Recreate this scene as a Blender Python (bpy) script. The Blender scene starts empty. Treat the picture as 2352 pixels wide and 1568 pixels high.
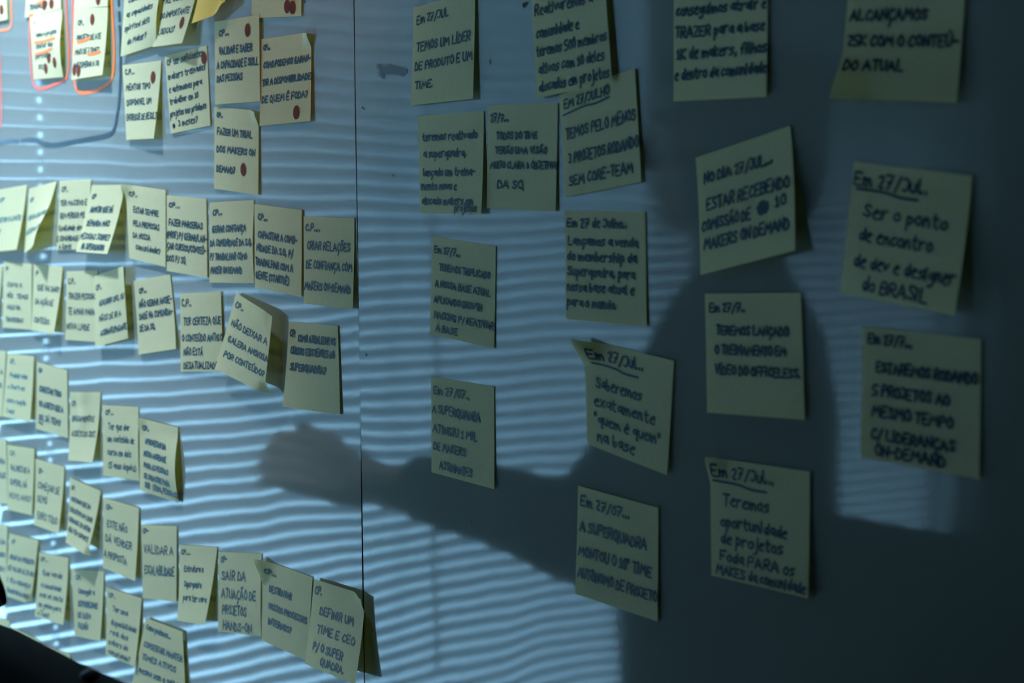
import bpy, bmesh, math, random, unicodedata
from mathutils import Vector, Matrix, noise

scene = bpy.context.scene
COL = scene.collection

# ------------------------------------------------------------------ camera
W, H, F = 2352.0, 1568.0, 3297.0
CAM = Vector((0.0, -0.7008, 1.45))
YAW, PITCH, ROLL = (math.radians(a) for a in (47.9657, -4.4972, -0.4347))
fw = Vector((-math.sin(YAW) * math.cos(PITCH), math.cos(YAW) * math.cos(PITCH), math.sin(PITCH)))
_r0 = fw.cross(Vector((0, 0, 1))).normalized()
_u0 = _r0.cross(fw)
rt = _r0 * math.cos(ROLL) + _u0 * math.sin(ROLL)
up = rt.cross(fw)
cam_d = bpy.data.cameras.new('camera')
cam = bpy.data.objects.new('camera', cam_d)
COL.objects.link(cam)
cam.matrix_world = Matrix(((rt.x, up.x, -fw.x, CAM.x), (rt.y, up.y, -fw.y, CAM.y), (rt.z, up.z, -fw.z, CAM.z), (0, 0, 0, 1)))
cam_d.sensor_width = 36.0
cam_d.lens = F * 36.0 / W
cam_d.clip_start = 0.02
cam_d.dof.use_dof = True
cam_d.dof.focus_distance = 1.16
cam_d.dof.aperture_fstop = 6.3
scene.camera = cam

# ------------------------------------------------------------------ daylight, exposure
SKY = 10.8
SKY_AZIMUTH = ((0.08, 0.60), (0.22, 0.85), (0.37, 1.0), (0.62, 1.3), (0.72, 2.4), (0.95, 2.8))
world = bpy.data.worlds.new('daylight')
scene.world = world
world.use_nodes = True
wn, wl = world.node_tree.nodes, world.node_tree.links
wn.clear()
w_out = wn.new('ShaderNodeOutputWorld')
w_bg = wn.new('ShaderNodeBackground')
w_tc = wn.new('ShaderNodeTexCoord')
w_sep = wn.new('ShaderNodeSeparateXYZ')
w_mr = wn.new('ShaderNodeMapRange')
w_mr.inputs['From Min'].default_value = -0.5
w_mr.inputs['From Max'].default_value = 0.5
w_ramp = wn.new('ShaderNodeValToRGB')
w_ramp.color_ramp.elements[0].color = (0.335, 0.64, 0.93, 1)
w_ramp.color_ramp.elements[1].color = (0.35, 0.66, 0.97, 1)
wl.new(w_tc.outputs['Generated'], w_sep.inputs[0])
wl.new(w_sep.outputs['Z'], w_mr.inputs['Value'])
wl.new(w_mr.outputs[0], w_ramp.inputs['Fac'])
# the sky is bright straight out of the window and dimmer along the street behind
w_y = wn.new('ShaderNodeMapRange')
w_y.inputs['From Min'].default_value = -1.0
w_y.inputs['From Max'].default_value = 0.0
w_yr = wn.new('ShaderNodeValToRGB')
for pos, val in SKY_AZIMUTH:
    e = w_yr.color_ramp.elements.new(pos)
    e.color = (val, val, val, 1)
w_yr.color_ramp.elements.remove(w_yr.color_ramp.elements[0])
w_yr.color_ramp.elements.remove(w_yr.color_ramp.elements[-1])
w_mul = wn.new('ShaderNodeMath')
w_mul.operation = 'MULTIPLY'
w_mul.inputs[1].default_value = SKY
wl.new(w_sep.outputs['Y'], w_y.inputs['Value'])
wl.new(w_y.outputs[0], w_yr.inputs['Fac'])
wl.new(w_yr.outputs['Color'], w_mul.inputs[0])
wl.new(w_mul.outputs[0], w_bg.inputs['Strength'])
wl.new(w_ramp.outputs['Color'], w_bg.inputs['Color'])
wl.new(w_bg.outputs[0], w_out.inputs['Surface'])

vs = scene.view_settings
vs.view_transform = 'Standard'
vs.look = 'None'
vs.gamma = 1.0
vs.use_curve_mapping = False
vs.exposure = 0.0
scene.cycles.max_bounces = 14
scene.cycles.diffuse_bounces = 6
scene.cycles.glossy_bounces = 5
scene.cycles.transparent_max_bounces = 12
scene.cycles.use_denoising = True
scene.cycles.caustics_reflective = False
scene.cycles.caustics_refractive = False


# ------------------------------------------------------------------ helpers
def ray(px, py):
    return fw + rt * ((px - W / 2) / F) - up * ((py - H / 2) / F)


def on_board(px, py, d=0.0):
    """Point seen at a pixel of the photograph, d metres in front of the board's face (the plane y = 0)."""
    v = ray(px, py)
    t = (-d - CAM.y) / v.y
    return CAM + v * t


def pix(p):
    d = p - CAM
    z = d.dot(fw)
    return (W / 2 + F * d.dot(rt) / z, H / 2 - F * d.dot(up) / z)


def link(o, parent=None):
    COL.objects.link(o)
    if parent is not None:
        o.parent = parent
    return o


def mesh_obj(name, verts, faces, mat, parent=None, smooth=False):
    me = bpy.data.meshes.new(name)
    me.from_pydata([tuple(v) for v in verts], [], faces)
    me.update()
    if smooth:
        for p in me.polygons:
            p.use_smooth = True
    me.materials.append(mat)
    return link(bpy.data.objects.new(name, me), parent)


def bm_obj(name, bm, mat, parent=None, smooth=False):
    me = bpy.data.meshes.new(name)
    bm.to_mesh(me)
    bm.free()
    if smooth:
        for p in me.polygons:
            p.use_smooth = True
    me.materials.append(mat)
    return link(bpy.data.objects.new(name, me), parent)


def tag(o, label=None, cat=None, group=None, kind=None):
    if label: o['label'] = label
    if cat: o['category'] = cat
    if group: o['group'] = group
    if kind: o['kind'] = kind
    return o


def box(bm, c, s, m=None, bevel=0.0):
    """Box with centre c and size s, turned by the 3x3 or 4x4 matrix m about its centre."""
    r = bmesh.ops.create_cube(bm, size=1.0)
    vs_ = r['verts']
    for v in vs_:
        v.co = Vector((v.co.x * s[0], v.co.y * s[1], v.co.z * s[2]))
    if bevel > 0:
        es = list({e for v in vs_ for e in v.link_edges})
        rb = bmesh.ops.bevel(bm, geom=es, offset=bevel, segments=3, affect='EDGES', profile=0.6)
        vs_ = list({v for f in rb['faces'] for v in f.verts} | {v for v in vs_ if v.is_valid})
    for v in vs_:
        if m is not None:
            v.co = m @ v.co
        v.co += Vector(c)


def tube(bm, pts, rad, seg=10):
    """Round bar along a list of points; rad is one radius or one for each point."""
    rings = []
    n = len(pts)
    for i, p in enumerate(pts):
        p = Vector(p)
        a = Vector(pts[max(i - 1, 0)])
        b = Vector(pts[min(i + 1, n - 1)])
        t = (b - a).normalized()
        s = t.cross(Vector((0.31, 0.17, 0.93)))
        if s.length < 1e-3:
            s = t.cross(Vector((1, 0, 0)))
        s.normalize()
        q = t.cross(s)
        rr = rad[i] if isinstance(rad, (list, tuple)) else rad
        rings.append([bm.verts.new(p + (s * math.cos(k * 2 * math.pi / seg) + q * math.sin(k * 2 * math.pi / seg)) * rr) for k in range(seg)])
    for a, b in zip(rings, rings[1:]):
        for k in range(seg):
            bm.faces.new((a[k], a[(k + 1) % seg], b[(k + 1) % seg], b[k]))
    bm.faces.new(list(reversed(rings[0])))
    bm.faces.new(rings[-1])


def principled(name, col, rough=0.6, spec=0.5, noise_amt=0.0, noise_scale=40.0, bump=0.0, metallic=0.0):
    m = bpy.data.materials.new(name)
    m.use_nodes = True
    n, l = m.node_tree.nodes, m.node_tree.links
    b = n['Principled BSDF']
    b.inputs['Base Color'].default_value = (*col, 1)
    b.inputs['Roughness'].default_value = rough
    b.inputs['Metallic'].default_value = metallic
    b.inputs['Specular IOR Level'].default_value = spec
    if noise_amt > 0 or bump > 0:
        tc = n.new('ShaderNodeTexCoord')
        nz = n.new('ShaderNodeTexNoise')
        nz.inputs['Scale'].default_value = noise_scale
        nz.inputs['Detail'].default_value = 4
        l.new(tc.outputs['Object'], nz.inputs['Vector'])
        if noise_amt > 0:
            mr = n.new('ShaderNodeMapRange')
            mr.inputs['To Min'].default_value = 1 - noise_amt
            mr.inputs['To Max'].default_value = 1 + noise_amt
            l.new(nz.outputs['Fac'], mr.inputs['Value'])
            mx = n.new('ShaderNodeMix')
            mx.data_type = 'RGBA'
            mx.blend_type = 'MULTIPLY'
            mx.inputs['Factor'].default_value = 1.0
            mx.inputs['A'].default_value = (*col, 1)
            l.new(mr.outputs[0], mx.inputs['B'])
            l.new(mx.outputs['Result'], b.inputs['Base Color'])
        if bump > 0:
            bp = n.new('ShaderNodeBump')
            bp.inputs['Strength'].default_value = 1.0
            bp.inputs['Distance'].default_value = bump
            l.new(nz.outputs['Fac'], bp.inputs['Height'])
            l.new(bp.outputs[0], b.inputs['Normal'])
    return m


def paper_material(name, front, through, share):
    m = bpy.data.materials.new(name)
    m.use_nodes = True
    n, l = m.node_tree.nodes, m.node_tree.links
    n.clear()
    out = n.new('ShaderNodeOutputMaterial')
    df = n.new('ShaderNodeBsdfDiffuse')
    tr = n.new('ShaderNodeBsdfTranslucent')
    mix = n.new('ShaderNodeMixShader')
    mix.inputs[0].default_value = share
    tc = n.new('ShaderNodeTexCoord')
    nz = n.new('ShaderNodeTexNoise')
    nz.inputs['Scale'].default_value = 900
    nz.inputs['Detail'].default_value = 3
    l.new(tc.outputs['Object'], nz.inputs['Vector'])
    for node, c in ((df, front), (tr, through)):
        mr = n.new('ShaderNodeMapRange')
        mr.inputs['From Min'].default_value = 0.3
        mr.inputs['From Max'].default_value = 0.7
        mr.inputs['To Min'].default_value = 0.9
        mr.inputs['To Max'].default_value = 1.05
        l.new(nz.outputs['Fac'], mr.inputs['Value'])
        mx = n.new('ShaderNodeMix')
        mx.data_type = 'RGBA'
        mx.blend_type = 'MULTIPLY'
        mx.inputs['Factor'].default_value = 1.0
        mx.inputs['A'].default_value = (*c, 1)
        l.new(mr.outputs[0], mx.inputs['B'])
        l.new(mx.outputs['Result'], node.inputs['Color'])
    l.new(df.outputs[0], mix.inputs[1])
    l.new(tr.outputs[0], mix.inputs[2])
    l.new(mix.outputs[0], out.inputs['Surface'])
    return m


def glass_material():
    m = bpy.data.materials.new('window_glass')
    m.use_nodes = True
    n, l = m.node_tree.nodes, m.node_tree.links
    n.clear()
    out = n.new('ShaderNodeOutputMaterial')
    tr = n.new('ShaderNodeBsdfTransparent')
    tr.inputs['Color'].default_value = (0.93, 0.97, 0.97, 1)
    gl = n.new('ShaderNodeBsdfGlossy')
    gl.inputs['Roughness'].default_value = 0.0
    fr = n.new('ShaderNodeFresnel')
    ge = n.new('ShaderNodeNewGeometry')
    ior = n.new('ShaderNodeMapRange')
    ior.inputs['To Min'].default_value = 1.5
    ior.inputs['To Max'].default_value = 1 / 1.5
    l.new(ge.outputs['Backfacing'], ior.inputs['Value'])
    l.new(ior.outputs[0], fr.inputs['IOR'])
    mix = n.new('ShaderNodeMixShader')
    l.new(fr.outputs[0], mix.inputs[0])
    l.new(tr.outputs[0], mix.inputs[1])
    l.new(gl.outputs[0], mix.inputs[2])
    l.new(mix.outputs[0], out.inputs['Surface'])
    return m


def board_material():
    """Glossy white board: faint marker stains and the fine orange-peel of its lacquer."""
    m = bpy.data.materials.new('whiteboard_lacquer')
    m.use_nodes = True
    n, l = m.node_tree.nodes, m.node_tree.links
    b = n['Principled BSDF']
    b.inputs['Roughness'].default_value = BOARD_ROUGH
    b.inputs['IOR'].default_value = BOARD_IOR
    tc = n.new('ShaderNodeTexCoord')
    st = n.new('ShaderNodeTexNoise')
    st.inputs['Scale'].default_value = 7
    st.inputs['Detail'].default_value = 6
    l.new(tc.outputs['Object'], st.inputs['Vector'])
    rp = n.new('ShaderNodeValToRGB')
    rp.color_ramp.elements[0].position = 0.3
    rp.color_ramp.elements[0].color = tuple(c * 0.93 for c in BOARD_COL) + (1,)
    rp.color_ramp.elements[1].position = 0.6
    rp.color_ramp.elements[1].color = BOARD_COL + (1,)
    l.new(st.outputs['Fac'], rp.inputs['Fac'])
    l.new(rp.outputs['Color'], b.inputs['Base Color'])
    mp = n.new('ShaderNodeMapping')
    mp.inputs['Scale'].default_value = (1.0, 1.0, 0.55)
    l.new(tc.outputs['Object'], mp.inputs['Vector'])
    nz = n.new('ShaderNodeTexNoise')
    nz.inputs['Scale'].default_value = PEEL_SCALE
    nz.inputs['Detail'].default_value = 1.5
    l.new(mp.outputs[0], nz.inputs['Vector'])
    bp = n.new('ShaderNodeBump')
    bp.inputs['Strength'].default_value = 1.0
    bp.inputs['Distance'].default_value = PEEL
    l.new(nz.outputs['Fac'], bp.inputs['Height'])
    l.new(bp.outputs[0], b.inputs['Normal'])
    return m


BOARD_ROUGH = 0.055
BOARD_IOR = 1.53
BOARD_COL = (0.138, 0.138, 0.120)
PEEL_SCALE = 420.0
PEEL = 8.0e-6

MAT = {
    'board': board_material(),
    'board_edge': principled('board_edge', (0.03, 0.035, 0.035), 0.6),
    'wall': principled('wall_paint', (0.035, 0.045, 0.042), 0.9, 0.2, 0.06, 6),
    'ceiling': principled('ceiling_paint', (0.04, 0.05, 0.048), 0.95, 0.2, 0.04, 5),
    'floor': principled('floor_carpet', (0.03, 0.035, 0.035), 0.95, 0.1, 0.25, 60),
    'frame': principled('window_frame', (0.25, 0.27, 0.27), 0.5),
    'glass': glass_material(),
    'slat': paper_material('slat_lacquer', (0.45, 0.48, 0.50), (0.6, 0.6, 0.6), 0.08),
    'slat_far': paper_material('dimmed_slat_lacquer', (0.075, 0.078, 0.08), (0.3, 0.3, 0.3), 0.03),  # slats darkened so the far window throws less light on the right notes
    'cord': principled('blind_cord', (0.6, 0.6, 0.58), 0.8),
    'paper': paper_material('pale_yellow_paper', (0.60, 0.505, 0.295), (0.80, 0.68, 0.09), 0.34),
    'paper_deep': paper_material('warm_lit_paper', (0.85, 0.58, 0.16), (0.85, 0.55, 0.06), 0.35),  # warm light put into the paper colour of one note
    'ink': principled('dark_teal_ink', (0.008, 0.028, 0.034), 0.6, 0.2),
    'ink_faint': principled('pale_teal_ink', (0.03, 0.085, 0.085), 0.6, 0.2),  # paler teal, for the writing on some leftmost notes
    'red_dot': principled('dark_red_sticker', (0.10, 0.014, 0.006), 0.8, 0.1),
    'orange': principled('orange_marker', (0.72, 0.12, 0.012), 0.5, 0.3),
    'red_marker': principled('red_marker', (0.62, 0.07, 0.03), 0.5, 0.3),
    'black_marker': principled('black_marker', (0.008, 0.022, 0.030), 0.45, 0.3),
    'speck': principled('brown_speck', (0.03, 0.018, 0.015), 0.7, 0.2),
    'smudge': principled('grey_smudge', (0.05, 0.055, 0.055), 0.5, 0.3),
    'black_cloth': principled('black_upholstery', (0.010, 0.012, 0.012), 0.9, 0.15, 0.2, 300),
    'black_plastic': principled('black_plastic', (0.012, 0.013, 0.013), 0.5, 0.3),
    'steel': principled('brushed_steel', (0.35, 0.36, 0.36), 0.35, 0.5, metallic=1.0),
    'skin': principled('skin', (0.17, 0.10, 0.07), 0.55, 0.3, 0.06, 30),
    'hair': principled('dark_hair', (0.012, 0.009, 0.008), 0.6, 0.3, 0.3, 120),
    'jacket': principled('dark_jacket', (0.020, 0.022, 0.026), 0.9, 0.1, 0.2, 90),
    'trousers': principled('dark_trousers', (0.016, 0.018, 0.026), 0.9, 0.1, 0.2, 90),
    'shoe': principled('black_shoe', (0.010, 0.010, 0.010), 0.5, 0.3),
    'eye': principled('eye_white', (0.6, 0.6, 0.58), 0.3, 0.4),
}

# ------------------------------------------------------------------ the room
EX, EY = 0.1084, -0.9941                    # along the window wall, away from the board
WE = Vector((EX, EY, 0.0))
WN = Vector((0.9941, 0.1084, 0.0))          # out of the window wall, into the room
WO = Vector((-1.856, 0.0, 0.0))             # where the plane of the blind meets the board
S0, S1, Z0, Z1 = 0.012, 2.20, 0.32, 2.42   # the window's opening along the wall, and its sill and head
ROOM_X1, ROOM_Y0, ROOM_Z = 2.6, -4.2, 2.75


def wp(s, o, z):
    return WO + WE * s + WN * o + Vector((0, 0, z))


def wall_boxes(name, pieces, o0, o1, mat):
    bm = bmesh.new()
    m = Matrix(((WE.x, WN.x, 0), (WE.y, WN.y, 0), (0, 0, 1)))
    for (a, b, c, d) in pieces:
        box(bm, wp((a + b) / 2, (o0 + o1) / 2, (c + d) / 2), (b - a, o1 - o0, d - c), m)
    return bm_obj(name, bm, mat)


BS0 = 0.055
TILT, TILT_FAR = math.radians(55.3), math.radians(54)
IN = -0.035                                  # the wall's inner face, just behind the blind
tag(wall_boxes('wall_left', [(-0.2, S0, 0, ROOM_Z), (S1, 4.3, 0, ROOM_Z), (S0, S1, 0, Z0), (S0, S1, Z1, ROOM_Z)], IN - 0.16, IN, MAT['wall']), kind='structure')
bm = bmesh.new()
box(bm, (0.3, 0.072, ROOM_Z / 2), (4.8, 0.1, ROOM_Z))
tag(bm_obj('wall_front', bm, MAT['wall']), kind='structure')
bm = bmesh.new()
box(bm, (ROOM_X1 + 0.05, (ROOM_Y0) / 2, ROOM_Z / 2), (0.1, -ROOM_Y0 + 0.2, ROOM_Z))
tag(bm_obj('wall_right', bm, MAT['wall']), kind='structure')
bm = bmesh.new()
box(bm, (0.4, ROOM_Y0 - 0.05, ROOM_Z / 2), (5.0, 0.1, ROOM_Z))
tag(bm_obj('wall_back', bm, MAT['wall']), kind='structure')
bm = bmesh.new()
box(bm, (0.3, ROOM_Y0 / 2, -0.05), (4.9, -ROOM_Y0 + 0.3, 0.1))
tag(bm_obj('floor', bm, MAT['floor']), kind='structure')
bm = bmesh.new()
box(bm, (0.3, ROOM_Y0 / 2, ROOM_Z + 0.05), (4.9, -ROOM_Y0 + 0.3, 0.1))
tag(bm_obj('ceiling', bm, MAT['ceiling']), kind='structure')
bm = bmesh.new()
box(bm, (0.3, 0.013, 0.05), (4.2, 0.016, 0.1))
tag(bm_obj('baseboard_front', bm, MAT['frame']), kind='structure')

# the window in its opening: frame, mullions, panes
fm = wall_boxes('window_1', [(S0, S0 + 0.02, Z0, Z1), (S1 - 0.02, S1, Z0, Z1), (S0, S1, Z0, Z0 + 0.03), (S0, S1, Z1 - 0.03, Z1)], IN - 0.12, IN - 0.07, MAT['frame'])
tag(fm, kind='structure')
gl = wall_boxes('pane', [(S0, S1, Z0, Z1)], IN - 0.098, IN - 0.094, MAT['glass'])
gl.parent = fm

# two venetian blinds hang side by side in front of it, the farther one's slats darkened to dim its light
PITCH_S, CHORD = 0.0229, 0.0255
mW = Matrix(((WE.x, WN.x, 0), (WE.y, WN.y, 0), (0, 0, 1)))
NS = int((Z1 - Z0 + 0.02) / PITCH_S)


def slat_mesh(s0, s1, tilt, cords, rout, mat):
    """One slightly crowned slat along s, hung at z = 0; rout holes at the ladders named in rout."""
    bm = bmesh.new()
    cuts = [s0]
    for c in cords:
        cuts += [c - 0.0035, c + 0.0035]
    cuts.append(s1)
    nw = 6
    grid = []
    for s in cuts:
        row = []
        for j in range(nw + 1):
            w = (j / nw - 0.5) * CHORD                       # + = room side, the higher edge
            crown = 0.0016 * (1 - (2 * w / CHORD) ** 2)
            o = w * math.cos(tilt) - crown * math.sin(tilt)
            z = w * math.sin(tilt) + crown * math.cos(tilt)
            row.append(bm.verts.new(WE * (s - (s0 + s1) / 2) + WN * o + Vector((0, 0, z))))
        grid.append(row)
    for i in range(len(cuts) - 1):
        for j in range(nw):
            if i % 2 == 1 and cords[i // 2] in rout and j in (2, 3):
                continue
            bm.faces.new((grid[i][j], grid[i + 1][j], grid[i + 1][j + 1], grid[i][j + 1]))
    for f in bm.faces:
        f.smooth = True
    me = bpy.data.meshes.new('slat')
    bm.to_mesh(me)
    bm.free()
    me.materials.append(mat)
    return me


def make_blind(s0, s1, tilt, cords, rout, wand, mat, label):
    blind = link(bpy.data.objects.new('venetian_blind', None))
    mid = (s0 + s1) / 2
    org = wp(mid, 0, Z1 + 0.05)
    blind.location = org
    tag(blind, label, 'blind', 'blinds over the window')
    me = slat_mesh(s0, s1, tilt, cords, rout, mat)
    for k in range(NS):
        o = link(bpy.data.objects.new('slat', me), blind)
        o.location = (0, 0, Z1 + 0.005 - k * PITCH_S - org.z)
    for nm, z, dz, dy in (('head_rail', Z1 + 0.042, 0.04, 0.04), ('bottom_rail', Z1 - NS * PITCH_S - 0.004, 0.014, 0.026)):
        bm = bmesh.new()
        box(bm, wp(mid, 0, z) - org, (s1 - s0, dy, dz), mW, 0.003)
        bm_obj(nm, bm, MAT['frame'], blind)
    for c in cords:
        for oo in (-0.0105, 0.0105):
            bm = bmesh.new()
            tube(bm, [wp(c, oo, Z1 + 0.03) - org, wp(c, oo, Z1 - NS * PITCH_S) - org], 0.0009, 6)
            bm_obj('ladder_cord', bm, MAT['cord'], blind)
    if wand:
        bm = bmesh.new()
        tube(bm, [wp(wand, 0.03, Z1 + 0.03) - org, wp(wand + .005, 0.034, 1.6) - org, wp(wand + .015, 0.034, 0.75) - org], 0.004, 8)
        bm_obj('tilt_wand', bm, MAT['cord'], blind)
    return blind


make_blind(BS0, 1.19, TILT, [0.120, 0.66, 1.10], [0.120], 0.70, MAT['slat'], 'venetian blind beside the board, mirrored in it as bright wavy stripes')
make_blind(1.191, 2.17, TILT_FAR, [1.32, 2.05], [], None, MAT['slat_far'], 'farther venetian blind, slats darkened to dim its light, faint behind the mirrored head and shoulders')

# ------------------------------------------------------------------ the two whiteboard panels
SEAM = -0.9667


def swell(x, z):
    """Height of the board's sheet over the plane, in metres: slow waves, and a twist of the edges at the seam."""
    h = 3.4e-4 * noise.noise(Vector((x * 9.0, 3.1, z * 6.0)))
    h += 8.0e-5 * noise.noise(Vector((x * 24.0, 9.4, z * 15.0)))
    h += 1.1e-4 * noise.noise(Vector((x * 3.3, 7.7, z * 2.2)))
    dx = x - SEAM
    g = math.exp(-((z - 1.27) / 0.15) ** 2)
    if dx < 0:
        a = math.exp(dx / 0.05)
        h += a * g * 0.6e-3 * math.sin((z - 1.02) * 14.0)
    else:
        a = math.exp(-dx / 0.035)
        h -= a * g * 0.45e-3 * math.sin((z - 1.02) * 14.0)
    return h


def panel(name, x0, x1, z0, z1, label):
    root = bpy.data.objects.new(name, None)
    link(root)
    root.location = ((x0 + x1) / 2, 0, z0)
    tag(root, label, 'whiteboard')
    off = root.location
    step = 0.008
    nx, nz = int((x1 - x0) / step), int((z1 - z0) / step)
    vs_, fs_ = [], []
    for j in range(nz + 1):
        for i in range(nx + 1):
            x = x0 + (x1 - x0) * i / nx
            z = z0 + (z1 - z0) * j / nz
            vs_.append(Vector((x, -swell(x, z), z)) - off)
    for j in range(nz):
        for i in range(nx):
            a = j * (nx + 1) + i
            fs_.append((a, a + 1, a + nx + 2, a + nx + 1))
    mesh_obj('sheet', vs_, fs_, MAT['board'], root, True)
    bm = bmesh.new()
    box(bm, Vector(((x0 + x1) / 2, 0.0112, (z0 + z1) / 2)) - off, (x1 - x0 - 0.0004, 0.020, z1 - z0))
    bm_obj('core', bm, MAT['board_edge'], root)
    return root


PL = panel('whiteboard_panel', -1.835, SEAM - 0.0006, 0.62, 2.02, 'glossy white board panel left of the thin vertical seam, carrying the marker outlines')
PR = panel('whiteboard_panel', SEAM + 0.0006, 0.30, 0.62, 2.02, 'glossy white board panel right of the thin vertical seam, mirroring an outstretched arm')

# ------------------------------------------------------------------ handwriting: a stroke alphabet
# digit pairs x y; y: 0 descender, 3 baseline, 7 height of small letters, 9 height of capitals
GL = {
 'A': (5, '03 29 53|15 45'), 'B': (4, '03 09 39 47 36 06|36 45 44 33 03'), 'C': (4, '48 29 17 05 14 23 44'),
 'D': (4, '03 09 28 46 44 23 03'), 'E': (4, '49 09 03 43|06 36'), 'F': (4, '49 09 03|06 36'),
 'G': (5, '48 29 07 05 13 33 45 35 26|44 43'), 'H': (4, '09 03|49 43|06 46'), 'I': (1, '09 03'), 'J': (3, '09 39 35 23 04'),
 'K': (4, '09 03|49 06 43'), 'L': (4, '09 03 43'), 'M': (6, '03 19 35 59 63'), 'N': (4, '03 09 43 49'),
 'O': (4, '29 07 05 23 44 47 29'), 'P': (4, '03 09 39 47 36 06'), 'Q': (5, '29 07 05 23 44 47 29|34 52'),
 'R': (4, '03 09 39 47 36 06|16 43'), 'S': (4, '48 29 08 26 45 33 04'), 'T': (4, '09 49|29 23'),
 'U': (4, '09 05 13 33 45 49'), 'V': (4, '09 23 49'), 'W': (6, '09 13 37 53 69'), 'X': (4, '09 43|49 03'),
 'Y': (4, '09 26 49|26 23'), 'Z': (4, '09 49 03 43'),
 'a': (3, '37 17 05 14 24 36|37 34 43'), 'b': (3, '09 03 23 35 26 05'), 'c': (3, '37 17 05 13 34'),
 'd': (3, '36 17 05 13 24 36|39 33'), 'e': (3, '05 36 37 17 05 04 13 33'), 'f': (3, '39 18 13|06 26'),
 'g': (3, '36 17 05 14 35|37 31 10 01'), 'h': (3, '09 03|05 27 36 33'), 'i': (1, '07 03|09 08'), 'j': (2, '27 21 00|29 28'),
 'k': (3, '09 03|37 05 33'), 'l': (1, '09 04 13'), 'm': (5, '07 03|05 17 26 23|25 37 46 53'), 'n': (3, '07 03|05 17 27 33'),
 'o': (3, '27 06 04 23 34 36 27'), 'p': (3, '07 00|06 27 35 23 04'), 'q': (3, '36 17 05 14 35|37 30 41'), 'r': (3, '07 03|05 17 37'),
 's': (3, '37 17 06 25 34 13 03'), 't': (3, '19 14 23 33|07 37'), 'u': (3, '07 04 13 34 37|37 33'), 'v': (3, '07 13 37'),
 'w': (5, '07 13 26 33 57'), 'x': (3, '07 33|37 03'), 'y': (3, '07 14 37|37 20 00'), 'z': (3, '07 37 03 33'),
 '0': (3, '29 07 04 23 34 37 29'), '1': (2, '07 19 13|03 23'), '2': (3, '08 29 37 03 33'), '3': (3, '09 38 16 35 23 04'),
 '5': (4, '49 09 06 36 44 23 03'), '7': (4, '09 49 13|16 36'), '4': (4, '39 05 45|39 33'),
 '.': (1, '03 04'), ',': (1, '14 02'), '-': (3, '06 36'), '/': (3, '39 02'), '?': (3, '08 29 37 15|13 14'), ':': (1, '03 04|06 07'),
 '"': (2, '09 07|19 17'), '(': (2, '29 07 04 22'), ')': (2, '09 27 24 02'), '&': (4, '44 23 04 28 18 44'), '°': (2, '19 08 17 28 19'),
 '[': (2, '29 09 02 22'), ']': (2, '09 29 22 02'), '\u0303': (0, '0a 1b 2a 3b'), '\u0301': (0, '1a 2b'), '\u0302': (0, '0a 1b 2a'), '\u0327': (0, '22 11 10'),
}
HEXD = '0123456789ab'


def strokes_of(ch):
    base = unicodedata.normalize('NFD', ch)
    w, s = GL.get(base[0], (3, ''))
    out = [[(HEXD.index(p[0]), HEXD.index(p[1]) + (0.6 if p[1] in 'ab' else 0)) for p in st.split()] for st in s.split('|') if st]
    for c in base[1:]:
        if c in GL:
            dy = -1.7 if base[0].islower() and c != '\u0327' else 0
            out += [[(HEXD.index(p[0]) + (w - 3) / 2, HEXD.index(p[1]) + dy) for p in st.split()] for st in GL[c][1].split('|')]
    return w, out


def chaikin(pts):
    if len(pts) < 3:
        return pts
    out = [pts[0]]
    for a, b in zip(pts, pts[1:]):
        out.append((a[0] * .75 + b[0] * .25, a[1] * .75 + b[1] * .25))
        out.append((a[0] * .25 + b[0] * .75, a[1] * .25 + b[1] * .75))
    out.append(pts[-1])
    return out


def write_line(text, x0, x1, y, h, rng, slant=0.06, slope=0.0):
    """Polylines in millimetres on a note (x right, y down from the top) for one line of text."""
    adv, glyphs = 0.0, []
    for ch in text:
        if ch == ' ':
            adv += 2.6
            continue
        w, st = strokes_of(ch)
        glyphs.append((adv, w, st, ch in 'AEFHIKLMNTVWXYZ147ÁÃÉÊÍ'))
        adv += w + 1.5
    nat = max(adv - 1.5, 1.0)
    k = (x1 - x0) / nat
    out = []
    for a, w, st, sharp in glyphs:
        dy = rng.uniform(-.05, .05) * h
        sc = rng.uniform(.92, 1.08)
        for s in st:
            pl = []
            for (gx, gy) in s:
                t = (gy - 3) / 6 * h * sc
                px_ = x0 + (a + gx + rng.uniform(-.18, .18)) * k + t * slant
                pl.append((px_, y + slope * (px_ - x0) - t + dy + rng.uniform(-.03, .03) * h))
            out.append(chaikin(chaikin(pl)) if len(pl) > 2 and not sharp else pl)
    return out


def resample(pl, step):
    out = [pl[0]]
    for a, b in zip(pl, pl[1:]):
        d = math.hypot(b[0] - a[0], b[1] - a[1])
        n = max(1, int(d / step))
        for i in range(1, n + 1):
            out.append((a[0] + (b[0] - a[0]) * i / n, a[1] + (b[1] - a[1]) * i / n))
    return out


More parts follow.
